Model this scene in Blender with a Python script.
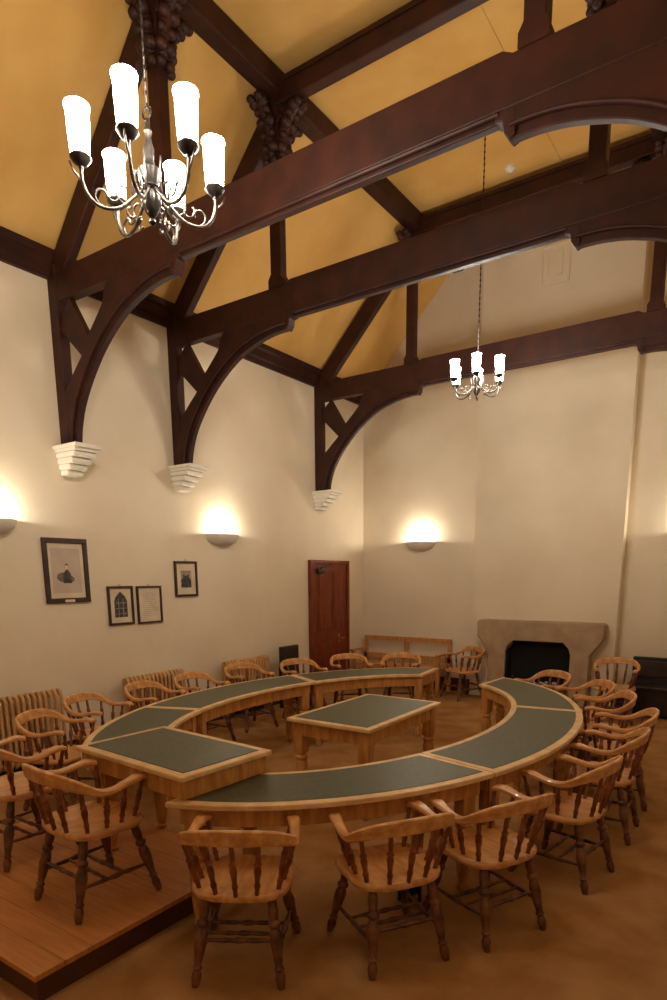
import bpy, bmesh, math, random
from mathutils import Vector, Matrix
random.seed(7)
for o in list(bpy.data.objects): bpy.data.objects.remove(o)
SC = bpy.context.scene
COL = SC.collection

# ---------------------------------------------------------------- camera
F, CY = 628.846, 698.806
cam = bpy.data.cameras.new('camera'); camo = bpy.data.objects.new('camera', cam); COL.objects.link(camo)
yaw, pitch, roll = -.603817, -.193243, -.0075683
fwd = Vector((math.sin(yaw)*math.cos(pitch), math.cos(yaw)*math.cos(pitch), math.sin(pitch)))
rt = Vector((math.cos(yaw), -math.sin(yaw), 0)); up = rt.cross(fwd)
rr = math.cos(roll)*rt + math.sin(roll)*up
uu = math.cos(roll)*up - math.sin(roll)*rt
M = Matrix((rr, uu, -fwd)).transposed().to_4x4(); M.translation = Vector((6.00867, 0, 1.9))
camo.matrix_world = M
cam.sensor_fit = 'HORIZONTAL'; cam.sensor_width = 36; cam.lens = F/667*36
cam.shift_y = (CY-500)/667; cam.shift_x = 0
cam.clip_start = .05; cam.clip_end = 60
SC.camera = camo

# ---------------------------------------------------------------- world and exposure
SC.view_settings.view_transform = 'Standard'; SC.view_settings.look = 'None'
SC.view_settings.gamma = 1; SC.view_settings.use_curve_mapping = False
SC.view_settings.exposure = 0.36
w = bpy.data.worlds.new('world'); SC.world = w; w.use_nodes = True
w.node_tree.nodes['Background'].inputs[0].default_value = (.02, .014, .008, 1)
w.node_tree.nodes['Background'].inputs[1].default_value = 0.3
SHADE_E = 78.0          # chandelier glass shades
SCONCE_W = 22.0         # lamp inside each wall uplighter
LAMP_COL = (1.0, .93, .80)
SHADE_COL = (1.0, .93, .82)

# ---------------------------------------------------------------- materials
def lin(c):
    return tuple((x/255/12.92 if x/255 <= .04045 else ((x/255+.055)/1.055)**2.4) for x in c)
def mat(name, c, c2=None, rough=.6, kind='noise', scale=8, stretch=(1,1,1), bump=0, metal=0, spec=.5, detail=4, fac=(.35,.65), coat=0):
    m = bpy.data.materials.new(name); m.use_nodes = True
    nt = m.node_tree; b = nt.nodes['Principled BSDF']
    b.inputs['Roughness'].default_value = rough; b.inputs['Metallic'].default_value = metal
    b.inputs['Specular IOR Level'].default_value = spec
    b.inputs['Coat Weight'].default_value = coat
    a = lin(c)+(1,); e = lin(c2 or tuple(x*.9 for x in c))+(1,)
    tc = nt.nodes.new('ShaderNodeTexCoord'); mp = nt.nodes.new('ShaderNodeMapping')
    mp.inputs['Scale'].default_value = stretch
    nt.links.new(tc.outputs['Object'], mp.inputs[0])
    n = nt.nodes.new('ShaderNodeTexNoise'); n.inputs['Scale'].default_value = scale; n.inputs['Detail'].default_value = detail
    nt.links.new(mp.outputs[0], n.inputs['Vector'])
    r = nt.nodes.new('ShaderNodeValToRGB'); r.color_ramp.elements[0].position = fac[0]; r.color_ramp.elements[1].position = fac[1]
    r.color_ramp.elements[0].color = e; r.color_ramp.elements[1].color = a
    nt.links.new(n.outputs['Fac'], r.inputs[0]); nt.links.new(r.outputs[0], b.inputs['Base Color'])
    if bump:
        bn = nt.nodes.new('ShaderNodeBump'); bn.inputs['Strength'].default_value = bump; bn.inputs['Distance'].default_value = .01
        nt.links.new(n.outputs['Fac'], bn.inputs['Height']); nt.links.new(bn.outputs[0], b.inputs['Normal'])
    return m
def emat(name, c, s):
    m = bpy.data.materials.new(name); m.use_nodes = True
    b = m.node_tree.nodes['Principled BSDF']
    b.inputs['Base Color'].default_value = (.8,.8,.8,1); b.inputs['Emission Color'].default_value = c+(1,)
    b.inputs['Emission Strength'].default_value = s
    return m
WALL = mat('cream_plaster', (230,215,190), (223,206,179), .9, scale=1.3, spec=.15, bump=.05)
CEIL = mat('ochre_ceiling_paint', (214,170,100), (202,156,86), .9, scale=1.6, spec=.1)
TIMBER = mat('dark_stained_oak', (62,28,17), (43,19,12), .55, scale=5, stretch=(1,1,1), spec=.3, bump=.12, detail=8)
CARPET = mat('brown_carpet', (180,136,88), (148,106,62), .97, scale=3.4, spec=.05, bump=.3, detail=12, fac=(.3,.7))
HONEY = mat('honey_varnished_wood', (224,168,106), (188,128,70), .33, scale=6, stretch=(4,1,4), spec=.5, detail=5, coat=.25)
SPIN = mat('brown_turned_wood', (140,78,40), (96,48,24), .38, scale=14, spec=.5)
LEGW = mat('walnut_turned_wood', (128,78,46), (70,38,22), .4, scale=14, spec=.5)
OAK = mat('golden_oak', (206,150,84), (172,116,58), .42, scale=5, stretch=(5,5,1), spec=.4, detail=6)
RIM = mat('pale_oak_edge', (230,196,146), (210,170,116), .38, scale=9, spec=.5)
LEATHER = mat('green_leather', (76,80,57), (62,66,47), .42, scale=30, spec=.5, bump=.06)
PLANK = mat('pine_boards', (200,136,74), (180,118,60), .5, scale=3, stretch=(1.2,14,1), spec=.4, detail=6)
DOORM = mat('mahogany_door', (132,58,24), (98,38,14), .45, scale=4, stretch=(6,6,1), spec=.4)
FRAMEM = mat('dark_picture_frame', (62,34,20), (40,20,12), .4, scale=20)
PAPER = mat('aged_paper', (222,206,178), (208,190,160), .8, scale=5)
INK = mat('grey_ink', (84,80,76), (50,46,44), .8, scale=30)
INK2 = mat('pale_grey_wash', (168,156,138), (140,128,112), .8, scale=14)
BRASS = mat('brass', (190,150,80), None, .3, metal=1)
STONE = mat('buff_stone', (180,154,124), (164,138,110), .85, scale=7, spec=.2, bump=.1)
SOOT = mat('soot_black', (16,14,12), (8,8,8), .9, scale=9)
IRON = mat('cast_iron', (52,48,46), (34,32,30), .5, scale=20, metal=.3)
ASH = mat('pale_ash', (210,200,184), (130,118,100), .9, scale=30)
PLASTER = mat('white_plaster', (232,224,208), (220,210,192), .8, scale=4, spec=.2)
BOWLM = mat('grey_plaster_bowl', (222,212,196), (208,198,180), .8, scale=4, spec=.2)
RADM = mat('tan_radiator_paint', (214,170,116), (194,148,96), .55, scale=8, spec=.3)
DARKLEATHER = mat('dark_brown_leather', (58,36,24), (38,24,16), .45, scale=20)
DARKWOOD = mat('near_black_wood', (44,26,18), (26,16,10), .45, scale=12)
SILVER = mat('antique_silver', (122,112,102), (70,62,56), .36, scale=30, metal=.85)
PEWTER = mat('blackened_pewter', (70,62,56), (40,36,32), .35, scale=20, metal=.8)
WHITEP = mat('white_plastic', (226,220,208), None, .5)
BLACKP = mat('black_plastic', (22,20,20), None, .4)
SKIRT = mat('reddish_brown_skirting', (92,44,24), (66,30,16), .5, scale=6)
SHADEM = emat('lit_opal_glass', SHADE_COL, SHADE_E)
BULBM = emat('lit_bulb', LAMP_COL, 22)

# ---------------------------------------------------------------- mesh helpers
class MB:
    def __init__(s): s.b = bmesh.new()
    def box(s, x0, x1, y0, y1, z0, z1, bev=0, mtx=None):
        r = bmesh.ops.create_cube(s.b, size=1)['verts']
        for v in r:
            v.co = Vector((x0+(v.co.x+.5)*(x1-x0), y0+(v.co.y+.5)*(y1-y0), z0+(v.co.z+.5)*(z1-z0)))
        if bev:
            es = list({e for v in r for e in v.link_edges})
            q = bmesh.ops.bevel(s.b, geom=es, offset=bev, segments=2, affect='EDGES', profile=.5)
            r = list({v for f in q['faces'] for v in f.verts} | {v for v in r if v.is_valid})
        if mtx is not None:
            for v in r: v.co = mtx @ v.co
        return s
    def prism(s, pts, axis, a0, a1):
        # polygon pts in the plane perpendicular to axis, extruded from a0 to a1
        def P(p, a):
            if axis == 'y': return (p[0], a, p[1])
            if axis == 'x': return (a, p[0], p[1])
            return (p[0], p[1], a)
        A = [s.b.verts.new(P(p, a0)) for p in pts]; B = [s.b.verts.new(P(p, a1)) for p in pts]
        n = len(pts)
        s.b.faces.new(A); s.b.faces.new(B[::-1])
        for i in range(n):
            s.b.faces.new((A[i], B[i], B[(i+1) % n], A[(i+1) % n]))
        return s
    def strip(s, lo, hi, axis, a0, a1):
        # closed band between two polylines of equal count, extruded along axis
        def P(p, a): return (p[0], a, p[1]) if axis == 'y' else ((p[0], p[1], a) if axis == 'z' else (a, p[0], p[1]))
        L = [[s.b.verts.new(P(q, a)) for q in (lo[i], hi[i])] for a in (a0, a1) for i in range(len(lo))]
        n = len(lo); A, B = L[:n], L[n:]
        for i in range(n-1):
            s.b.faces.new((A[i][0], A[i+1][0], A[i+1][1], A[i][1]))
            s.b.faces.new((B[i][1], B[i+1][1], B[i+1][0], B[i][0]))
            s.b.faces.new((A[i][0], B[i][0], B[i+1][0], A[i+1][0]))
            s.b.faces.new((A[i][1], A[i+1][1], B[i+1][1], B[i][1]))
        s.b.faces.new((A[0][0], A[0][1], B[0][1], B[0][0])); s.b.faces.new((A[-1][1], A[-1][0], B[-1][0], B[-1][1]))
        return s
    def lathe(s, prof, p0, p1, seg=14, sq=False):
        # prof: list of (t 0..1, radius) from p0 to p1
        p0, p1 = Vector(p0), Vector(p1); d = p1-p0
        q = Vector((0,0,1)).rotation_difference(d.normalized())
        rings = []
        for t, r in prof:
            rings.append([s.b.verts.new(p0+d*t+q @ Vector((r*math.cos(2*math.pi*k/seg), r*math.sin(2*math.pi*k/seg), 0))) for k in range(seg)])
        for a, b in zip(rings, rings[1:]):
            for k in range(seg): s.b.faces.new((a[k], a[(k+1) % seg], b[(k+1) % seg], b[k]))
        s.b.faces.new(rings[0][::-1]); s.b.faces.new(rings[-1])
        return s
    def tube(s, pts, r, seg=8):
        pts = [Vector(p) for p in pts]; rings = []
        rs = r if isinstance(r, (list, tuple)) else [r]*len(pts)
        up = None
        for i, p in enumerate(pts):
            t = (pts[min(i+1, len(pts)-1)]-pts[max(i-1, 0)]).normalized()
            if up is None:
                up = t.orthogonal().normalized()
            up = (up - t*up.dot(t)).normalized(); side = t.cross(up)
            rings.append([s.b.verts.new(p+rs[i]*(math.cos(2*math.pi*k/seg)*up+math.sin(2*math.pi*k/seg)*side)) for k in range(seg)])
        for a, b in zip(rings, rings[1:]):
            for k in range(seg): s.b.faces.new((a[k], a[(k+1) % seg], b[(k+1) % seg], b[k]))
        s.b.faces.new(rings[0][::-1]); s.b.faces.new(rings[-1])
        return s
    def ball(s, c, r, sc=(1,1,1), u=10, v=8):
        q = bmesh.ops.create_uvsphere(s.b, u_segments=u, v_segments=v, radius=r)['verts']
        for x in q: x.co = Vector((x.co.x*sc[0], x.co.y*sc[1], x.co.z*sc[2]))+Vector(c)
        return s
    def build(s, name, m, parent=None, smooth=False, bev=0, sub=0):
        me = bpy.data.meshes.new(name)
        bmesh.ops.recalc_face_normals(s.b, faces=s.b.faces[:])
        s.b.to_mesh(me); s.b.free()
        o = bpy.data.objects.new(name, me); COL.objects.link(o)
        me.materials.append(m)
        if smooth:
            for p in me.polygons: p.use_smooth = True
            if smooth != 'all':
                me.set_sharp_from_angle(angle=math.radians(40))
        if bev:
            k = o.modifiers.new('bevel', 'BEVEL'); k.width = bev; k.segments = 2; k.limit_method = 'ANGLE'
        if sub:
            k = o.modifiers.new('sub', 'SUBSURF'); k.levels = sub; k.render_levels = sub
        if parent: o.parent = parent
        return o
def thing(name, label, cat, loc=(0,0,0), rz=0, group=None):
    o = bpy.data.objects.new(name, None); COL.objects.link(o); o.empty_display_size = .1
    o.location = loc; o.rotation_euler = (0,0,rz); o['label'] = label; o['category'] = cat
    if group: o['group'] = group
    return o
def tag(o, label, cat, group=None):
    o['label'] = label; o['category'] = cat
    if group: o['group'] = group
    return o
def struct(o):
    o['kind'] = 'structure'; return o
def dup(root, loc, rz, label, name=None, group=None):
    r = root.copy(); COL.objects.link(r); r.location = loc; r.rotation_euler = (0,0,rz); r['label'] = label
    if group: r['group'] = group
    for ch in list(root.children):
        c = ch.copy(); COL.objects.link(c); c.parent = r
        for g in list(ch.children):
            d = g.copy(); COL.objects.link(d); d.parent = c
    return r

# ---------------------------------------------------------------- room shell
W, Y0, D = 6.25, -1.6, 9.67
BX0, BX1, BY = 2.13, 4.27, 9.49      # chimney breast
ZC = 6.53
fl = MB().box(-.15, W+.15, Y0-.15, D+.15, -.15, 0).build('floor', CARPET); struct(fl)
struct(MB().box(-.15, 0, Y0-.15, D+.15, 0, 4.95).build('wall_left', WALL))
struct(MB().box(W, W+.15, Y0-.15, D+.15, 0, 4.95).build('wall_right', WALL))
gable = [(0,0),(W,0),(W,4.83),(W-1.7,ZC),(1.7,ZC),(0,4.83)]
struct(MB().prism(gable, 'y', D, D+.15).build('wall_back', WALL))
struct(MB().prism(gable, 'y', Y0-.15, Y0).build('wall_front', WALL))
struct(MB().box(BX0, BX1, BY, D+.01, 0, ZC-.001).build('wall_chimney_breast', WALL))
cl = MB()
cl.prism([(-.05,4.78),(1.7,ZC),(W-1.7,ZC),(W+.05,4.78),(W+.05,4.98),(W-1.65,ZC+.15),(1.65,ZC+.15),(-.05,4.98)], 'y', Y0, D)
cl = struct(cl.build('ceiling', CEIL))
# faint panel joints and the bead above the wall plates
struct(MB().box(3.50, 3.52, Y0, D, ZC-.006, ZC+.01).build('trim_1', CEIL))
struct(MB().prism([(.10,4.93),(.16,4.99),(.145,5.005),(.085,4.945)], 'y', Y0, D).build('trim_2', CEIL))
# skirting boards
struct(MB().box(0, .025, Y0, 8.02, 0, .2, .004).build('baseboard_left', SKIRT))
bb = MB(); bb.box(0.0, BX0, D-.025, D, 0, .22, .004); bb.box(BX1, W, D-.025, D, 0, .22, .004)
struct(bb.build('baseboard_back', SKIRT))
struct(MB().box(W-.025, W, Y0, D, 0, .2, .004).build('baseboard_right', SKIRT))

# door in the left wall
dr = struct(MB().box(.0, .045, 8.15, 9.12, 0.005, 2.09).build('door_1', DOORM))
f = MB(); f.box(0, .07, 8.09, 8.15, 0, 2.145, .006); f.box(0, .07, 9.12, 9.18, 0, 2.145, .006); f.box(0, .07, 8.15, 9.12, 2.09, 2.145, .006)
f.build('door_frame', DOORM, dr)
for (ya, yb, za, zb_) in ((8.27, 8.59, 1.0, 1.98), (8.69, 9.01, 1.0, 1.98), (8.27, 8.59, .22, .82), (8.69, 9.01, .22, .82)):
    q = MB(); q.box(.045, .053, ya, yb, za, zb_, .003); q.box(.053, .063, ya+.04, yb-.04, za+.04, zb_-.04, .006)
    q.build('door_panel', DOORM, dr)
h = MB(); h.box(.045, .055, 8.85, 8.9, .8, .94, .003); h.tube([(.055,8.875,.87),(.09,8.875,.87),(.09,8.93,.87),(.088,8.99,.868)], .009)
h.build('door_handle', BRASS, dr, smooth=True)
h = MB(); h.box(.045, .10, 8.24, 8.42, 1.94, 2.01, .01); h.tube([(.09,8.3,2.0),(.12,8.3,2.03),(.1,8.6,2.06),(.07,8.7,2.08)], .01)
h.build('door_closer', BLACKP, dr)
dr.location.y = -.06

# vent hatch on the chimney breast, hanging flat on the wall
v = thing('wall_vent', 'small square cream vent panel high on the chimney breast', 'vent', (3.15, BY, 6.0))
m = MB()
for q in ((-.2,.2,-.25,-.21),(-.2,.2,.21,.25),(-.2,-.16,-.21,.21),(.16,.2,-.21,.21)): m.box(q[0],q[1],-.02,0,q[2],q[3],.004)
m.build('vent_frame', WALL, v)
m = MB(); m.box(-.16,.16,-.008,0,-.21,.21)
for q in ((-.105,.105,-.145,-.125),(-.105,.105,.125,.145),(-.105,-.085,-.125,.125),(.085,.105,-.125,.125)): m.box(q[0],q[1],-.022,-.008,q[2],q[3],.003)
m.build('vent_panel', WALL, v)

# ---------------------------------------------------------------- roof timbers
T = .10
def smooth_pts(P, n=5):
    out = []
    for i in range(len(P)-1):
        p0 = P[max(i-1,0)]; p1 = P[i]; p2 = P[i+1]; p3 = P[min(i+2,len(P)-1)]
        for k in range(n):
            t = k/n
            out.append(tuple(.5*((2*p1[j])+(-p0[j]+p2[j])*t+(2*p0[j]-5*p1[j]+4*p2[j]-p3[j])*t*t+(-p0[j]+3*p1[j]-3*p2[j]+p3[j])*t**3) for j in range(len(p1))))
    out.append(tuple(P[-1])); return out
def offs(P, d):
    out = []
    for i, p in enumerate(P):
        a = Vector(P[max(i-1,0)]); b = Vector(P[min(i+1,len(P)-1)]); t = (b-a).normalized()
        n = Vector((-t.y, t.x)); out.append((p[0]+n.x*d, p[1]+n.y*d))
    return out
LOW = smooth_pts([(.235,3.18),(.275,3.36),(.36,3.55),(.53,3.775),(.76,3.995),(1.05,4.18),(1.33,4.28),(1.55,4.32),(1.73,4.325)])
def mirror(P, s): return [(x if s > 0 else W-x, z) for x, z in P]
def carved(parent, x, y, z, dirs):
    for dx, dy in dirs:
        m = MB()
        r = .25
        pts = []
        for k in range(7):
            a = k/6*math.pi/2
            q = r*(1-math.cos(a)); zz = -.42+(.42)*math.sin(a)
            pts.append((x+dx*(.06+q*.85), y+dy*(.06+q*.85), z+zz))
        m.tube(pts, [.035,.05,.055,.06,.06,.06,.05], 8)
        for i, p in enumerate(pts):
            rad = .040+.012*(i % 2)
            px, py = p[0]+dx*.035, p[1]+dy*.035
            m.ball((px+dy*.045, py+dx*.045, p[2]-.02), rad, (1,1,.8)); m.ball((px-dy*.045, py-dx*.045, p[2]-.02), rad, (1,1,.8))
        m.build('carved_bracket', TIMBER, parent, smooth='all')
def truss(y, label):
    t = thing('roof_truss', label, 'roof truss', (0, y, 0), 0, 'timber trusses spanning the hall')
    # tie beam with its notched soffit
    m = MB()
    m.prism([(.002,4.475),(W-.002,4.475),(W-.002,4.735),(4.52,4.735),(4.46,4.765),(W-4.46,4.765),(W-4.52,4.735),(.002,4.735)], 'y', 0, T)
    m.box(1.80, W-1.80, .02, T-.02, 4.425, 4.48)
    m.build('tie_beam', TIMBER, t, bev=.008)
    m = MB(); m.tube([(1.80,.004,4.462),(W-1.80,.004,4.462)], .015, 8); m.tube([(1.80,T-.004,4.462),(W-1.80,T-.004,4.462)], .015, 8)
    m.build('beam_moulding', TIMBER, t, smooth=True)
    for s in (1, -1):
        X = (lambda a: a) if s > 0 else (lambda a: W-a)
        b0, b1 = sorted((X(0.001), X(.13)))
        MB().box(b0, b1, -.006, T+.006, 3.18, 4.80, .008).build('wall_post', TIMBER, t)
        low = LOW; up0 = offs(low, .055)
        upp = smooth_pts([(.125,3.18),(.125,3.50),(.13,3.66),(.29,3.82),(.44,3.95),(.54,4.08),(.78,4.30),(.95,4.49),(1.78,4.49)])
        n = len(low)
        m = MB(); m.strip(mirror(up0, s), mirror(upp[:n], s), 'y', .003, T-.003)
        br = m.build('curved_brace', TIMBER, t)
        m = MB(); m.strip(mirror(low, s), mirror(offs(low, .06), s), 'y', .02, T-.02)
        # notch block where the brace dies into the beam
        m.prism(mirror([(1.70,4.335),(1.735,4.322),(1.765,4.36),(1.775,4.42),(1.82,4.428),(1.82,4.475),(1.70,4.475)], s), 'y', .001, T-.001)
        m.build('brace_moulding', TIMBER, br, bev=.006)
        q = [(X(a), yy, z) for (a, z) in offs(low, .063) for yy in (.0,)]
        q2 = [(a, T, z) for (a, _, z) in q]
        m = MB(); m.tube(q, .013, 8); m.tube(q2, .013, 8)
        m.build('brace_bead', TIMBER, br, smooth=True)
        MB().prism(mirror([(.12,4.32),(.12,4.23),(.42,3.95),(.54,4.09),(.29,4.48)], s), 'y', .02, T-.02).build('strut', TIMBER, t)
        MB().prism(mirror([(.10,4.56),(.10,4.87),(1.60,6.38),(1.72,6.18)], s), 'y', .004, T-.004).build('principal_rafter', TIMBER, t, bev=.01)
        m = MB()
        b0, b1 = sorted((X(1.55), X(1.68))); m.box(b0, b1, -.003, T+.003, 4.74, 6.30, .012)
        b0, b1 = sorted((X(1.53), X(1.70))); m.prism([(b0,4.73),(b1,4.73),(b1,4.80),(b1-.03,4.85),(b0+.03,4.85),(b0,4.80)], 'y', -.012, T+.012)
        m.build('queen_post', TIMBER, t)
        carved(t, X(1.62), T/2, 6.24, [(0,-1),(0,1),(s,0)])
    m = MB(); m.box(1.60, W-1.60, -.008, T+.008, 6.275, 6.43, .012); m.box(1.75, W-1.75, -.02, T+.02, 6.425, 6.465)
    m.build('collar_beam', TIMBER, t)
    return t
YT = (3.95, 5.41, 8.258)
truss(YT[0], 'nearest dark oak roof truss, its tie beam passing just below the near chandelier')
truss(YT[1], 'middle dark oak truss, between the nearest truss and the far chandelier')
truss(YT[2], 'farthest dark oak truss, behind the far chandelier and closest to the fireplace wall')
for x0, x1, lb in ((1.58, 1.75, 'long dark roof purlin above the picture wall, running the length of the hall'), (W-1.75, W-1.58, 'long dark roof purlin on the fireplace-right side of the ceiling')):
    o = MB().box(x0, x1, Y0+.001, D-.001, 6.33, 6.522, .012).build('roof_purlin', TIMBER)
    tag(o, lb, 'roof beam')
for s, lb in ((1, 'dark moulded timber wall plate along the top of the picture wall'), (-1, 'dark moulded timber wall plate along the top of the right-hand wall')):
    X = (lambda a: a) if s > 0 else (lambda a: W-a)
    m = MB(); m.prism([(X(a), z) for a, z in [(0,4.69),(.045,4.69),(.05,4.74),(.075,4.76),(.08,4.85),(.11,4.87),(.115,4.93),(0,4.93)]], 'y', Y0, D)
    tag(m.build('wall_plate', TIMBER, bev=.004), lb, 'wall plate')
# plaster corbels under the posts
def corbel(x, y, s, label):
    t = thing('plaster_corbel', label, 'corbel', (x, y, 0), 0, 'plaster corbels under the truss feet')
    m = MB()
    for i, (w_, d_, z0, z1) in enumerate(((.38,.30,3.145,3.178),(.34,.26,3.115,3.145))):
        a, b = sorted((0, s*w_)); m.box(a, b, T/2-d_/2, T/2+d_/2, z0, z1, .004)
    m.build('cap_slab', PLASTER, t)
    m = MB()
    for i, (w_, d_, z0, z1) in enumerate(((.31,.25,3.065,3.115),(.25,.225,3.01,3.065),(.19,.20,2.955,3.01),(.13,.175,2.905,2.955))):
        a, b = sorted((0, s*w_)); m.box(a, b, T/2-d_/2, T/2+d_/2, z0, z1, .014)
    m.build('stepped_body', PLASTER, t)
for y, lb in zip(YT, ('white stepped corbel under the nearest truss, above the portrait picture', 'white stepped corbel under the middle truss, above the small far picture', 'white stepped corbel under the farthest truss, above the door')):
    corbel(0.0, y, 1, lb)
for y, lb in zip(YT, ('white stepped corbel on the right-hand wall under the nearest truss', 'white stepped corbel on the right-hand wall under the middle truss', 'white stepped corbel on the right-hand wall under the farthest truss')):
    corbel(W, y, -1, lb)

# smoke detector
t = thing('smoke_detector', 'small round white smoke detector on the ochre ceiling', 'smoke detector', (3.0, 8.05, ZC))
MB().lathe([(0,.055),(.4,.06),(1,.06)], (0,0,-.018), (0,0,0), 20).build('base', WHITEP, t, smooth=True)
MB().lathe([(0,.025),(.3,.04),(1,.048)], (0,0,-.045), (0,0,-.018), 20).build('cover', WHITEP, t, smooth=True)

# ---------------------------------------------------------------- chandeliers
def chandelier(y, label, phase, K, zt, x=3.17):
    # K scales the fitting, zt is the height of the shade rims
    ZO = 4.155
    t = thing('chandelier', label, 'chandelier', (x, y, 0), 0)
    def V(p): return (p[0]*K, p[1]*K, zt+(p[2]-ZO)*K)
    def fin(m, *a, **k):
        for v_ in m.b.verts: v_.co = V(v_.co)
        return m.build(*a, **k)
    MB().lathe([(0,.02),(.5,.05),(1,.06)], (0,0,ZC-.06), (0,0,ZC), 16).build('ceiling_rose', PEWTER, t, smooth=True)
    m = MB(); zc0 = zt+.08*K
    m.tube([(0,0,zc0),(0,0,ZC-.05)], .005, 6)
    z = zc0
    while z < 6.4:
        m.ball((0,0,z), .010, (1,.5,1.6), 6, 5); z += .055
    m.build('chain', PEWTER, t, smooth='all')
    m = MB()
    m.lathe([(0,.004),(.03,.02),(.07,.012),(.12,.03),(.18,.045),(.26,.052),(.32,.04),(.35,.055),(.38,.038),(.46,.05),(.52,.058),(.56,.03),(.62,.022),(.72,.028),(.78,.018),(.84,.014),(.88,.022),(.93,.012),(1,.008)], (0,0,3.70), (0,0,4.18), 18)
    for k in range(12):
        a = k*math.pi/6
        m.tube([(.028*math.cos(b)+0, 0, 4.205+.028*math.sin(b)) for b in (a, a+math.pi/6)], .006, 6)
    fin(m, 'stem', PEWTER, t, smooth=True)
    R_ = .332
    for k in range(6):
        a = math.radians(phase[k]); c, s = math.cos(a), math.sin(a)
        pts = smooth_pts([(.04,3.86),(.09,3.81),(.16,3.75),(.24,3.735),(.30,3.765),(.33,3.83),(.332,3.90)], 4)
        m = MB(); m.tube([(r*c, r*s, z) for r, z in pts], .009, 8)
        for (r0, z0, rad, a0, a1) in ((.135,3.82,.05,-2.2,2.3),(.24,3.785,.042,-1.4,3.4),(.185,3.80,.036,.8,-3.9),(.10,3.735,.03,1.6,-2.6)):
            cur = []
            for i in range(11):
                b = a0+(a1-a0)*i/10; rr_ = rad*(1-.05*i)
                q = r0+rr_*math.cos(b); cur.append((q*c, q*s, z0+rr_*math.sin(b)))
            m.tube(cur, .0055, 6)
        m.tube([(.09*c,.09*s,3.81),(.085*c,.085*s,3.90),(.10*c,.10*s,3.98)], [.008,.006,.003], 6)
        m.tube([(.335*c,.335*s,3.83),(.37*c,.37*s,3.87),(.385*c,.385*s,3.905)], [.006,.005,.004], 6)
        arm = fin(m, 'arm', SILVER, t, smooth='all')
        m = MB(); m.lathe([(0,.012),(.2,.012),(.35,.03),(.6,.042),(.85,.052),(1,.05)], (R_*c,R_*s,3.88), (R_*c,R_*s,3.935), 16)
        fin(m, 'cup', PEWTER, arm, smooth=True)
        m = MB(); m.lathe([(0,.036),(.08,.046),(.5,.052),(.88,.054),(.93,.06),(.98,.06),(1,.054)], (R_*c,R_*s,3.93), (R_*c,R_*s,4.155), 20)
        fin(m, 'glass_shade', SHADEM, arm, smooth=True)
    return t
chandelier(2.50, 'near chandelier with six lit glass shades, hanging at the upper left', (-8, 56, 115, 172, -120, -57), 1.0, 4.14)
chandelier(6.81, 'far chandelier with six lit shades on a long chain, before the chimney breast', (-10, 50, 110, 170, 230, 290), .79, 4.105, 3.195)

# ---------------------------------------------------------------- wall uplighters
def sconce(x, y, ang, label, z=2.44):
    t = thing('wall_uplighter', label, 'wall light', (x, y, z), ang, 'plaster bowl uplighters')
    b = bmesh.new(); R1, Rd, H = .275, .19, .155
    rings = []
    for (k, sc) in ((0, 1.0), (1, .93)):
        for j in range(9):
            e = j/8*math.pi/2
            rings.append([b.verts.new((sc*R1*math.cos(e)*math.cos(p*math.pi/16), -sc*Rd*math.cos(e)*math.sin(p*math.pi/16)-.0005, -sc*H*math.sin(e)+(0 if k == 0 else .0))) for p in range(17)])
    for A, B in list(zip(rings[:9], rings[1:9]))+list(zip(rings[9:], rings[10:])):
        for p in range(16):
            try: b.faces.new((A[p], A[p+1], B[p+1], B[p]))
            except Exception: pass
    for p in range(16): b.faces.new((rings[0][p], rings[0][p+1], rings[9][p+1], rings[9][p]))
    mb = MB(); mb.b.free(); mb.b = b; bmesh.ops.remove_doubles(b, verts=b.verts[:], dist=.0004)
    mb.build('bowl', BOWLM, t, smooth='all')
    MB().box(-.2, .2, -.012, -.001, -.11, -.02, .002).build('back_plate', WHITEP, t)
    m = MB(); m.ball((0,-.085,-.035), .028); m.build('bulb', BULBM, t, smooth='all')
    l = bpy.data.lights.new('uplighter_lamp', 'POINT'); l.energy = SCONCE_W; l.color = LAMP_COL; l.shadow_soft_size = .03
    lo = bpy.data.objects.new('lamp', l); COL.objects.link(lo); lo.parent = t; lo.location = (0, -.085, .02)
    return t
HP = math.pi/2
sconce(0, 3.12, HP, 'half-bowl wall light at the left edge, left of the portrait picture')
sconce(0, 6.15, HP, 'half-bowl wall light right of the small far picture, on the picture wall')
sconce(1.13, D, 0, 'half-bowl wall light on the far wall, above the oak bench')
sconce(5.21, D, 0, 'half-bowl wall light on the far wall, right of the chimney breast')
sconce(W, 3.12, -HP, 'added unseen half-bowl light on the right-hand wall near the first truss')  # out-of-view pair assumed opposite the left wall, added to light the room
sconce(W, 6.15, -HP, 'added unseen half-bowl light on the right-hand wall near the far chandelier')

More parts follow.
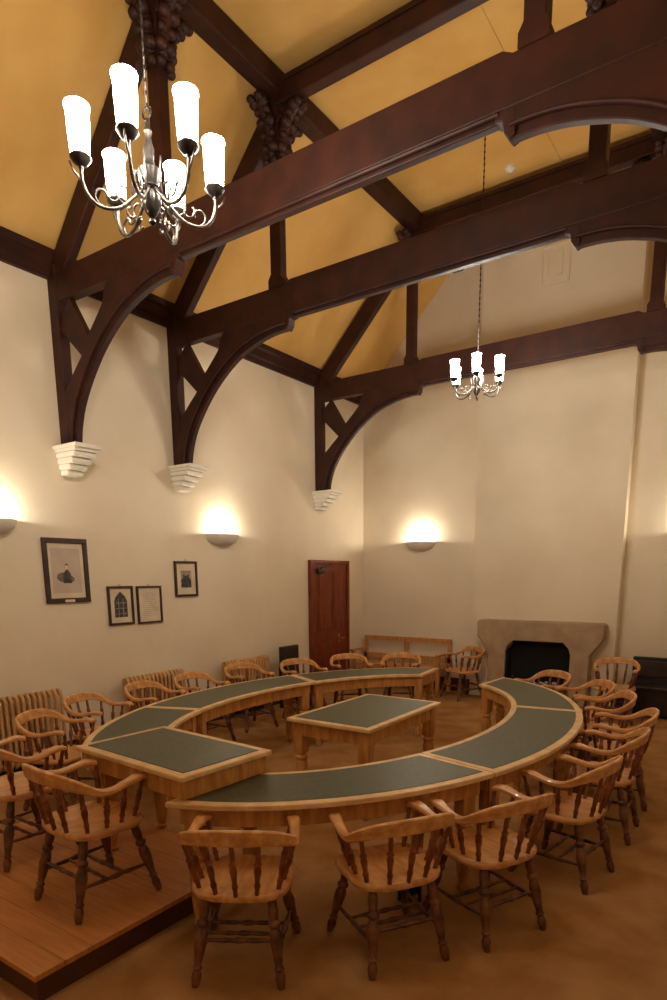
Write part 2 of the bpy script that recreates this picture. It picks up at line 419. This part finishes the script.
# ---------------------------------------------------------------- pictures
def picture(y0, y1, z0, z1, label, kind, fw=.045):
    yc, zc_ = (y0+y1)/2, (z0+z1)/2; a, b = (y1-y0)/2, (z1-z0)/2
    t = thing('framed_picture', label, 'picture', (0, yc, zc_))
    m = MB()
    for q in ((-a,a,-b,-b+fw),(-a,a,b-fw,b),(-a,-a+fw,-b+fw,b-fw),(a-fw,a,-b+fw,b-fw)): m.box(.001,.03,q[0],q[1],q[2],q[3],.005)
    m.build('frame', FRAMEM, t)
    m = MB().box(.001,.012,-a+fw,a-fw,-b+fw,b-fw); m.build('mount', PAPER, t)
    # local +y is to the viewer's right
    X0, X1 = .012, .0135
    if kind == 'portrait':
        m = MB().box(X0, X0+.0005, -.165, .165, -.225, .225); m.build('wash', mat('pale_print', (196,178,160), (186,166,148), .8, scale=6), t)
        m = MB(); m.prism([(-.03+.085*math.cos(k*math.pi/12), -.065+.05*math.sin(k*math.pi/12)) for k in range(24)], 'x', X0+.0005, X0+.001)
        m.prism([(.035+.05*math.cos(k*math.pi/12), -.085+.035*math.sin(k*math.pi/12)) for k in range(24)], 'x', X0+.0005, X0+.0009); m.build('cloud', mat('grey_cloud', (120,110,100), (96,88,80), .8, scale=30), t)
        m = MB(); m.prism([(-.045,-.125),(-.04,-.03),(-.02,-.005),(-.008,.012),(.012,.012),(.025,-.005),(.045,-.03),(.05,-.125)], 'x', X0+.001, X1)
        m.prism([(.002+.019*math.cos(k*math.pi/8), .052+.022*math.sin(k*math.pi/8)) for k in range(9)], 'x', X0+.001, X1)
        m.build('sitter', INK, t)
        m = MB(); m.prism([(.002+.015*math.cos(k*math.pi/8), .036+.024*math.sin(k*math.pi/8)) for k in range(16)], 'x', X1, X1+.0004); m.build('face', PAPER, t)
        m = MB(); m.box(.03,.034,-.055,.055,-b+.008,-b+.034); m.build('name_plate', PAPER, t)
    if kind == 'window':
        m = MB(); m.prism([(-.085,-.13),(.085,-.13),(.085,.05),(.06,.10),(0,.155),(-.06,.10),(-.085,.05)], 'x', X0, X1); m.build('gothic_window_print', INK, t)
        m = MB()
        for yy in (-.03,.03): m.box(X1,X1+.0008,yy-.004,yy+.004,-.125,.08)
        for zz in (-.09,-.03,.03): m.box(X1,X1+.0008,-.075,.075,zz-.003,zz+.003)
        m.build('tracery', INK2, t)
    if kind == 'document':
        m = MB()
        for i in range(13):
            w_ = .10 if i else .05
            m.box(X0,X0+.0006,-w_,w_-(.03 if i % 4 == 3 else 0),.14-i*.022,.144-i*.022)
        m.build('faint_lines', INK2, t)
    if kind == 'photo':
        m = MB(); m.box(X0,X1,-.085,.085,-.11,.10); m.build('wash', INK2, t)
        m = MB()
        m.prism([(-.08,-.10),(.08,-.10),(.08,-.02),(.05,.02),(.05,.06),(.02,.04),(-.02,.04),(-.05,.06),(-.05,.02),(-.08,-.02)], 'x', X1, X1+.0006)
        m.build('building_print', INK, t)
    if kind != 'portrait':
        m = MB(); m.tube([(.01,-.02,b-.003),(.012,0,b+.022),(.01,.02,b-.003)], .003, 6); m.build('hanging_ring', BRASS, t)
picture(3.63, 4.13, 1.645, 2.295, 'largest dark-framed picture, a portrait of a small figure with a name plate below', 'portrait', .05)
picture(4.345, 4.68, 1.375, 1.805, 'dark-framed print of a black gothic window, left of the paired lower pictures', 'window', .026)
picture(4.735, 5.09, 1.37, 1.80, 'dark-framed faint document, right of the gothic window print', 'document', .022)
picture(5.315, 5.68, 1.66, 2.09, 'small dark-framed print with grey building, highest of the three small pictures', 'photo', .028)

# ---------------------------------------------------------------- radiators
def radiator(y0, y1, label):
    t = thing('column_radiator', label, 'radiator', (0, y0, 0), 0)
    n = int(round((y1-y0)/.058)); st = (y1-y0)/n
    m = MB()
    for i in range(n):
        yc = (i+.5)*st
        pts = []
        for xx in (.075, .165):
            m.tube([(xx,yc,.14),(xx,yc,.73)], .0165, 8)
        m.tube(smooth_pts([(.075,yc,.72),(.085,yc,.765),(.12,yc,.78),(.155,yc,.765),(.165,yc,.72)],2), .0185, 8)
        m.tube(smooth_pts([(.075,yc,.15),(.085,yc,.11),(.12,yc,.095),(.155,yc,.11),(.165,yc,.15)],2), .0185, 8)
    m.tube([(.12,0.01,.74),(.12,y1-y0-.01,.74)], .014, 8); m.tube([(.12,0.01,.13),(.12,y1-y0-.01,.13)], .014, 8)
    m.build('sections', RADM, t, smooth=True)
    for yy in (.03, y1-y0-.03):
        m = MB(); m.box(.06,.18,yy-.014,yy+.014,0,.11,.004); m.build('foot', RADM, t)
    m = MB(); m.tube([(.12,y1-y0-.01,.13),(.12,y1-y0+.06,.13),(.12,y1-y0+.06,.0)], .011, 8); m.ball((.12,y1-y0+.06,.15), .02); m.build('valve_pipe', RADM, t, smooth=True)
radiator(2.60, 3.63, 'tan column radiator at the left edge, below the portrait picture')
radiator(4.40, 5.27, 'tan column radiator in the middle, below the document and far small picture')
radiator(5.98, 6.87, 'tan column radiator farthest along, nearest the door')

# ---------------------------------------------------------------- fireplace
t = thing('stone_fireplace', 'buff stone fireplace surround with flared shoulders and a black grate', 'fireplace', (3.26, BY, 0))
FY = -.22
def fx(x): return x-3.26
m = MB()
m.prism([(fx(a),b) for a,b in [(2.50,0),(2.50,.76),(2.32,.98),(2.31,1.19),(2.34,1.22),(4.13,1.22),(4.16,1.19),(4.15,1.0),(3.98,.76),(3.98,0),(3.72,0),(3.72,.76),(3.69,.85),(3.61,.93),(2.88,.93),(2.80,.85),(2.77,.76),(2.77,0)]], 'y', FY, -.001)
m.build('surround', STONE, t, bev=.012)
m = MB(); m.box(fx(2.60),fx(3.92),FY-.22,FY-.001,0,.045,.008); m.build('hearth', STONE, t)
m = MB(); m.box(fx(2.72),fx(3.80),-.012,-.002,.0,.97)
m.box(fx(2.765),fx(2.80),FY+.05,-.012,0.0,.80); m.box(fx(3.72),fx(3.755),FY+.05,-.012,0,.80); m.box(fx(2.80),fx(3.72),FY+.05,-.012,.90,.925)
m.build('firebox', SOOT, t)
m = MB()
for k in range(13): m.tube([(fx(2.92+k*.057),FY+.0,.10),(fx(2.92+k*.057),FY-.01,.30)], .007, 6)
for z in (.12,.20,.30): m.tube([(fx(2.90),FY-.005,z),(fx(3.62),FY-.005,z)], .010, 6)
for xx in (2.92,3.60): m.lathe([(0,.02),(.3,.012),(.7,.012),(.85,.028),(1,.008)], (fx(xx),FY-.03,.045), (fx(xx),FY-.03,.42), 10)
m.box(fx(2.9),fx(3.62),FY+.01,-.02,.08,.10); m.build('grate', IRON, t, smooth=True)
m = MB()
for k in range(34): m.ball((fx(random.uniform(2.96,3.55)), random.uniform(FY+.03,-.05), random.uniform(.12,.33)), random.uniform(.022,.045), (1,.9,.75), 7, 5)
c = m.build('coals', ASH, t, smooth='all'); c['kind'] = 'stuff'

# ---------------------------------------------------------------- platform
t = thing('speakers_platform', 'low pine-boarded platform step under the two chairs behind the desk box', 'platform', (0,0,0))
PX0, PX1, PY0, PY1 = 1.66, 3.47, 1.31, 2.80
m = MB()
nb = 10
for i in range(nb):
    a = PY0+(PY1-PY0)*i/nb; b = PY0+(PY1-PY0)*(i+1)/nb
    m.box(PX0, PX1, a+.001, b-.001, .12, .15, .003)
m.build('boards', PLANK, t)
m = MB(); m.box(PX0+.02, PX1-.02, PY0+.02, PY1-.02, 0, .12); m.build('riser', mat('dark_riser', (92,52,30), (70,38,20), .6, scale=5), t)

# ---------------------------------------------------------------- horseshoe table
CX, CYT, AO, BO, AI, BI = 3.11, 4.47, 1.83, 2.50, 1.24, 1.95
def ept(a, b, th): return (CX+a*math.cos(th), CYT+b*math.sin(th))
def band(th_o, th_i, off_o, off_i, n=26, e0=0, e1=0):
    lo, hi = [], []
    for k in range(n+1):
        u = k/n
        to = math.radians(th_o[0]+(th_o[1]-th_o[0])*u); ti = math.radians(th_i[0]+(th_i[1]-th_i[0])*u)
        lo.append(ept(AO-off_o, BO-off_o, to)); hi.append(ept(AI+off_i, BI+off_i, ti))
    return lo, hi
LEGP = [(0,.022),(.03,.03),(.07,.034),(.11,.026),(.16,.03),(.22,.036),(.55,.046),(.80,.052),(.86,.04),(.89,.052),(.93,.052),(.96,.04),(1,.045)]
def table_leg(parent, x, y, rot, z0=0, z1=.70, name='leg'):
    m = MB()
    zb_ = .46
    mt = Matrix.Translation((x, y, 0)) @ Matrix.Rotation(rot, 4, 'Z')
    m.box(-.045, .045, -.045, .045, zb_, z1, .004, mt)
    m.lathe(LEGP, (x, y, z0), (x, y, zb_), 16)
    return m.build(name, OAK, parent, smooth=True)
def segment(th_o, th_i, label, leg_z=(0,0), ends=(0,0)):
    t = thing('horseshoe_table_section', label, 'table', (0,0,0), 0, 'curved sections of the horseshoe table')
    # shorten slightly so that neighbours just meet
    def sh(th, s): d = .12*s; return (th[0]+d, th[1]-d)
    sg = 1 if th_o[1] > th_o[0] else -1
    o_, i_ = sh(th_o, sg), sh(th_i, sg)
    lo, hi = band(o_, i_, 0, 0); m = MB(); m.strip(lo, hi, 'z', .728, .760); m.build('table_top', RIM, t, bev=.007)
    do, di = 1.6*sg, 2.2*sg
    lo, hi = band((o_[0]+(do if not ends[0] else do*2)*.62, o_[1]-(do if not ends[1] else do*2)*.62), (i_[0]+(di if not ends[0] else di*2)*.62, i_[1]-(di if not ends[1] else di*2)*.62), .055, .05)
    m = MB(); m.strip(lo, hi, 'z', .757, .7625); m.build('leather_inset', LEATHER, t)
    # apron: curved rails and two end rails
    m = MB()
    n = 26
    for off in ('o', 'i'):
        A, B = [], []
        for k in range(n+1):
            u = k/n
            if off == 'o':
                to = math.radians(o_[0]+(o_[1]-o_[0])*(.02+.96*u)); A.append(ept(AO-.075, BO-.075, to)); B.append(ept(AO-.10, BO-.10, to))
            else:
                ti = math.radians(i_[0]+(i_[1]-i_[0])*(.02+.96*u)); A.append(ept(AI+.045, BI+.045, ti)); B.append(ept(AI+.07, BI+.07, ti))
        m.strip(A, B, 'z', .615, .728)
    for u in (.02, .98):
        to = math.radians(o_[0]+(o_[1]-o_[0])*u); ti = math.radians(i_[0]+(i_[1]-i_[0])*u)
        p = Vector(ept(AO-.09, BO-.09, to)); q = Vector(ept(AI+.06, BI+.06, ti)); d = (q-p).normalized(); nn = Vector((-d.y, d.x))*.012
        m.prism([tuple(p+nn), tuple(q+nn), tuple(q-nn), tuple(p-nn)], 'z', .615, .728)
    m.build('apron', OAK, t)
    for u, lz in ((.055, leg_z[0]), (.945, leg_z[1])):
        to = math.radians(o_[0]+(o_[1]-o_[0])*u); ti = math.radians(i_[0]+(i_[1]-i_[0])*u)
        for p in (ept(AO-.13, BO-.13, to), ept(AI+.085, BI+.085, ti)):
            table_leg(t, p[0], p[1], to, lz, .727)
    return t
segment((74.8, 23.7), (69.8, 27.0), 'curved green-topped table section on the right, free end facing the fireplace', ends=(1,0))
segment((23.7, -24.2), (27.0, -26.8), 'curved green-topped table section in the middle of the right-hand arm')
segment((-24.2, -76.6), (-26.8, -70), 'curved green-topped table section along the front, right of the raised desk box', ends=(0,1))
CYT, BO, BI = 4.68, 2.56, 1.97
segment((-103.4, -154.5), (-110, -153), 'curved green-topped table section at the left, beside the raised desk box', leg_z=(.151, 0), ends=(1,0))
segment((-154.5, -204.5), (-153, -204), 'curved green-topped table section in the middle of the left-hand arm')
segment((-204.5, -256.3), (-204, -253.5), 'curved green-topped table section at the far left, free end near the door', ends=(0,1))

# chairman's desk bridging the near ends
t = thing('desk_riser_box', 'raised green-topped desk box bridging the near ends of the horseshoe table', 'desk', (3.15, 2.44, .7632), math.radians(-4))
m = MB(); m.box(-.485,.485,-.305,.305,0,.105,.004); m.build('case', OAK, t)
m = MB(); m.box(-.51,.51,-.33,.33,.105,.135,.008); m.build('desk_top', RIM, t)
m = MB(); m.box(-.455,.455,-.275,.275,.1345,.1385,.001); m.build('leather_inset', LEATHER, t)

# middle table
t = thing('clerks_table', 'small rectangular green-topped table standing inside the horseshoe', 'table', (3.225, 4.565, 0), 0)
m = MB(); m.box(-.40,.40,-.635,.635,.728,.76,.008); m.build('table_top', RIM, t)
m = MB(); m.box(-.345,.345,-.58,.58,.7595,.763,.001); m.build('leather_inset', LEATHER, t)
m = MB(); m.box(-.35,.35,-.585,-.56,.61,.728); m.box(-.35,.35,.56,.585,.61,.728); m.box(-.35,-.325,-.56,.56,.61,.728); m.box(.325,.35,-.56,.56,.61,.728); m.build('apron', OAK, t)
for sx in (-1,1):
    for sy in (-1,1): table_leg(t, sx*.315, sy*.55, 0, 0, .727)

# ---------------------------------------------------------------- captain's chairs
ST = [(.222,.195,.692,.028,.060),(.238,.14,.704,.032,.062),(.248,.07,.692,.030,.050),(.256,-.01,.682,.034,.044),(.264,-.09,.696,.044,.040),(.256,-.165,.742,.060,.034),(.200,-.235,.784,.074,.027),(.10,-.268,.80,.082,.024),(0,-.278,.804,.084,.023)]
def bow_mesh():
    half = smooth_pts(ST, 4)
    full = half+[(-p[0],)+tuple(p[1:]) for p in half[::-1][1:]]
    b = MB(); rings = []
    n = len(full)
    for i, (x, y, zt, h_, w_) in enumerate(full):
        a = Vector(full[max(i-1,0)][:2]); c = Vector(full[min(i+1,n-1)][:2]); tdir = (c-a).normalized()
        nr = Vector((tdir.y, -tdir.x))    # outward
        P = Vector((x, y)); out = []
        if nr.dot(P-Vector((0,.05))) < 0: nr = -nr
        lean = .28*max(0, h_-.035)
        hw = w_/2; c_ = min(hw, h_/2)*.55
        for (r, z, l) in ((-hw, c_, 1), (-hw+c_, 0, 1), (hw-c_, 0, 1), (hw, c_, 1), (hw, h_-c_, 0), (hw-c_, h_, 0), (-hw+c_, h_, 0), (-hw, h_-c_, 0)):
            q = P+nr*(r-lean*(1-z/h_))
            out.append(b.b.verts.new((q.x, q.y, zt-h_+z)))
        rings.append(out)
    for A, B in zip(rings, rings[1:]):
        for k in range(8): b.b.faces.new((A[k], A[(k+1) % 8], B[(k+1) % 8], B[k]))
    b.b.faces.new(rings[0][::-1]); b.b.faces.new(rings[-1])
    return b, full
def make_chair(label):
    t = thing('captains_chair', label, 'chair', (0,0,0), 0, 'wooden captains chairs')
    # saddle seat
    b = MB(); N = 40; rings = []
    for (sc, z) in ((.90,.415),(.97,.418),(1.0,.432),(1.0,.446),(.97,.456),(.90,.456),(.70,.447),(.45,.440),(.2,.440)):
        ring = []
        for k in range(N):
            a = 2*math.pi*k/N; c, s = math.cos(a), math.sin(a); e = 2/3.0
            x = .245*math.copysign(abs(c)**e, c); y = .225*math.copysign(abs(s)**e, s)
            x *= 1+.10*max(0, y/.225)
            ring.append(b.b.verts.new((x*sc, y*sc+.01, z)))
        rings.append(ring)
    for A, B in zip(rings, rings[1:]):
        for k in range(N): b.b.faces.new((A[k], A[(k+1) % N], B[(k+1) % N], B[k]))
    b.b.faces.new(rings[0][::-1]); b.b.faces.new(rings[-1])
    b.build('seat', HONEY, t, smooth=True)
    bow, full = bow_mesh(); bow.build('arm_bow', HONEY, t, smooth=True)
    # turned spindles
    SP = [(0,.026),(0,.010),(.12,.010),(.2,.0135),(.26,.0095),(.38,.012),(.50,.0155),(.58,.012),(.62,.016),(.68,.0095),(.85,.0105),(1,.0085)]
    SP = [(a, b*1.18) for a, b in SP[1:]]
    def bow_at(ang):
        best = None
        for (x, y, zt, h_, w_) in full:
            a = math.atan2(x, -(y-.02)); d = abs(a-ang)
            if best is None or d < best[0]: best = (d, x, y, zt-h_, h_)
        return best[1:]
    for ang in (-132,-102,-74,-50,-25,0,25,50,74,102,132):
        x, y, zb_, h_ = bow_at(math.radians(ang))
        lean = .28*max(0, h_-.035)
        d = Vector((x, y-.02)).normalized()
        top = Vector((x-d.x*lean, y-d.y*lean, zb_+.012))
        r = .205 if abs(ang) > 60 else .195
        bx, by = .82*x*(.93), min(.15, y*.78)+.012
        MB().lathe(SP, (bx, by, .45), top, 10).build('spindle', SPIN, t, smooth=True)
    LP = [(0,.013),(.04,.017),(.12,.021),(.18,.014),(.21,.021),(.24,.014),(.33,.019),(.50,.026),(.60,.022),(.64,.016),(.67,.025),(.70,.025),(.73,.016),(.80,.021),(.92,.018),(1,.016)]
    LP = [(a, b*1.2) for a, b in LP]
    feet = {}
    for sx in (-1,1):
        for sy in (-1,1):
            ft = Vector((sx*(.205 if sy < 0 else .235), -.235 if sy < 0 else .245, 0)); tp = Vector((sx*.155, sy*.145+.01, .425))
            feet[(sx,sy)] = (ft, tp)
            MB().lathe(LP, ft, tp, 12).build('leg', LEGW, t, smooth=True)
    def at(k, z): f_, p_ = feet[k]; return f_+(p_-f_)*(z/.425)
    STP = [(0,.008),(.2,.010),(.32,.013),(.4,.010),(.5,.016),(.6,.010),(.68,.013),(.8,.010),(1,.008)]
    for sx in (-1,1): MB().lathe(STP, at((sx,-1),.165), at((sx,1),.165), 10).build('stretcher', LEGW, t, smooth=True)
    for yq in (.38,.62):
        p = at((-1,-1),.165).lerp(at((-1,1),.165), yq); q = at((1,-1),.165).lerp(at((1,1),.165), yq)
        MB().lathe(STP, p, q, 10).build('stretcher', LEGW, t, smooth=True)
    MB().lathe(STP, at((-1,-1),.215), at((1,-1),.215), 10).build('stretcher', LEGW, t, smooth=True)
    return t
CH = [ # x, y, facing direction, z, label
 (4.005,2.115,(-.53,.85),0,'captains chair in the front row beside the platform edge, seen squarely from behind'),
 (4.54,2.62,(-.83,.55),0,'captains chair second from the platform in the front row, standing clear on the carpet'),
 (4.87,3.13,(-.90,.44),0,'captains chair third from the platform in the front row, lamplight shining on its seat'),
 (5.07,3.98,(-.985,.17),0,'captains chair fourth from the platform, last one whose seat shows clearly'),
 (5.11,4.84,(-.99,-.02),0,'captains chair on the right arm, first of the overlapping row beyond the clear four'),
 (5.07,5.58,(-.98,-.18),0,'captains chair on the right arm whose back reaches farthest right in the row'),
 (4.78,6.28,(-.91,-.41),0,'captains chair on the right arm, third from its far end'),
 (4.48,6.82,(-.8,-.6),0,'captains chair on the right arm, second from its far end, before the dark settle'),
 (3.93,7.2,(-.54,-.84),0,'captains chair at the far end of the right arm, before the black fire opening'),
 (3.055,1.925,(.05,1),.1565,'captains chair on the platform, nearest behind the desk box, its seat fully visible'),
 (2.16,2.02,(.0,1),.1565,'captains chair on the platform cut by the left picture edge'),
 (1.20,2.91,(.9,.42),0,'captains chair before the left-edge radiator, just behind the platform pair'),
 (.84,3.57,(.96,.28),0,'captains chair standing right of the left-edge radiator against the bare wall'),
 (.76,4.32,(.98,.15),0,'captains chair before the left half of the middle radiator'),
 (.72,5.02,(.99,-.05),0,'captains chair at the right end of the middle radiator'),
 (.66,5.89,(.96,-.25),0,'captains chair before the farthest radiator'),
 (1.00,6.58,(.9,-.42),0,'captains chair left of the door, in front of the dark upright chair'),
 (1.25,7.35,(.75,-.66),0,'captains chair standing before the brown door'),
 (1.78,7.80,(.35,-.94),0,'captains chair at the far end of the left arm, before the oak bench'),
 (2.16,9.14,(-.5,-.85),0,'captains chair against the far wall between oak bench and fireplace'),
 (4.44,8.76,(.15,-1),0,'captains chair against the far wall, right of the fireplace surround'),
]
first = None
for x, y, d, z, lb in CH:
    rz = math.atan2(-d[0], d[1])
    if first is None:
        first = make_chair(lb); first.location = (x, y, z); first.rotation_euler = (0,0,rz)
    else: dup(first, (x, y, z), rz, lb)

# ---------------------------------------------------------------- bench, dark chair, settle, floor box
t = thing('oak_bench', 'long slatted-back oak bench against the far wall, beside the door corner', 'bench', (.11, 9.30, 0))
BL = 1.66
m = MB(); m.box(0,BL,.24,.27,.79,.865,.005); m.build('top_rail', OAK, t)
m = MB(); m.box(0,BL,.235,.26,.47,.565,.005); m.build('lower_rail', OAK, t)
m = MB(); m.box(0.0,BL,-.2,.24,.40,.435,.008); m.build('seat', OAK, t)
for xx in (0.03, BL/2, BL-.03): m = MB(); m.box(xx-.03,xx+.03,.235,.28,0,.85,.005); m.build('back_post', OAK, t)
for xx in (0.03, BL-.03):
    m = MB(); m.box(xx-.03,xx+.03,-.2,-.14,0,.62,.006); m.build('leg', OAK, t)
    m = MB(); m.box(xx-.035,xx+.035,-.24,.24,.62,.655,.01); m.build('armrest', OAK, t)
m = MB(); m.box(0.06,BL-.06,-.19,-.165,.33,.40); m.build('seat_rail', OAK, t)

t = thing('dark_upright_chair', 'dark leather-backed upright chair against the wall between farthest radiator and door', 'chair', (.45, 7.20, 0), math.radians(-90))
m = MB(); m.box(-.21,.21,-.22,-.17,.48,.90,.015); m.build('backrest', DARKLEATHER, t)
m = MB(); m.box(-.22,.22,-.2,.22,.41,.47,.015); m.build('seat', DARKLEATHER, t)
for sx in (-1,1):
    m = MB(); m.box(sx*.195-.02,sx*.195+.02,-.22,-.18,0,.60,.004); m.build('leg', DARKWOOD, t)
    m = MB(); m.box(sx*.195-.02,sx*.195+.02,.17,.21,0,.41,.004); m.build('leg', DARKWOOD, t)

t = thing('dark_settle', 'low dark brown panelled settle against the far wall at the right edge', 'bench', (5.17, 9.33, 0))
m = MB(); m.box(-.66,.66,.20,.25,.10,.77,.01); m.build('back_frame', DARKWOOD, t)
for k in range(3): m = MB(); m.box(-.62+k*.42,-.22+k*.42,.18,.20,.50,.72,.01); m.build('back_panel', DARKLEATHER, t)
m = MB(); m.box(-.68,.68,-.24,.20,.37,.42,.01); m.build('seat', DARKWOOD, t)
m = MB(); m.box(-.64,.64,-.21,-.18,.04,.37,.005); m.build('front_panel', DARKWOOD, t)
for sx in (-1,1):
    m = MB(); m.box(sx*.65-.03,sx*.65+.03,-.24,-.18,0,.37,.005); m.build('leg', DARKWOOD, t)
    m = MB(); m.box(sx*.65-.03,sx*.65+.03,.17,.24,0,.37,.005); m.build('leg', DARKWOOD, t)

t = thing('floor_power_box', 'small black power box with brass plugs on the carpet beneath the table', 'power box', (4.40, 3.12, 0), .5)
m = MB(); m.box(-.07,.07,-.06,.06,0,.11,.01); m.build('case', BLACKP, t)
for xx in (-.035,.035): m = MB(); m.lathe([(0,.014),(.6,.016),(1,.01)], (xx,-.06,.05), (xx,-.10,.045), 10); m.build('plug', BRASS, t, smooth=True)
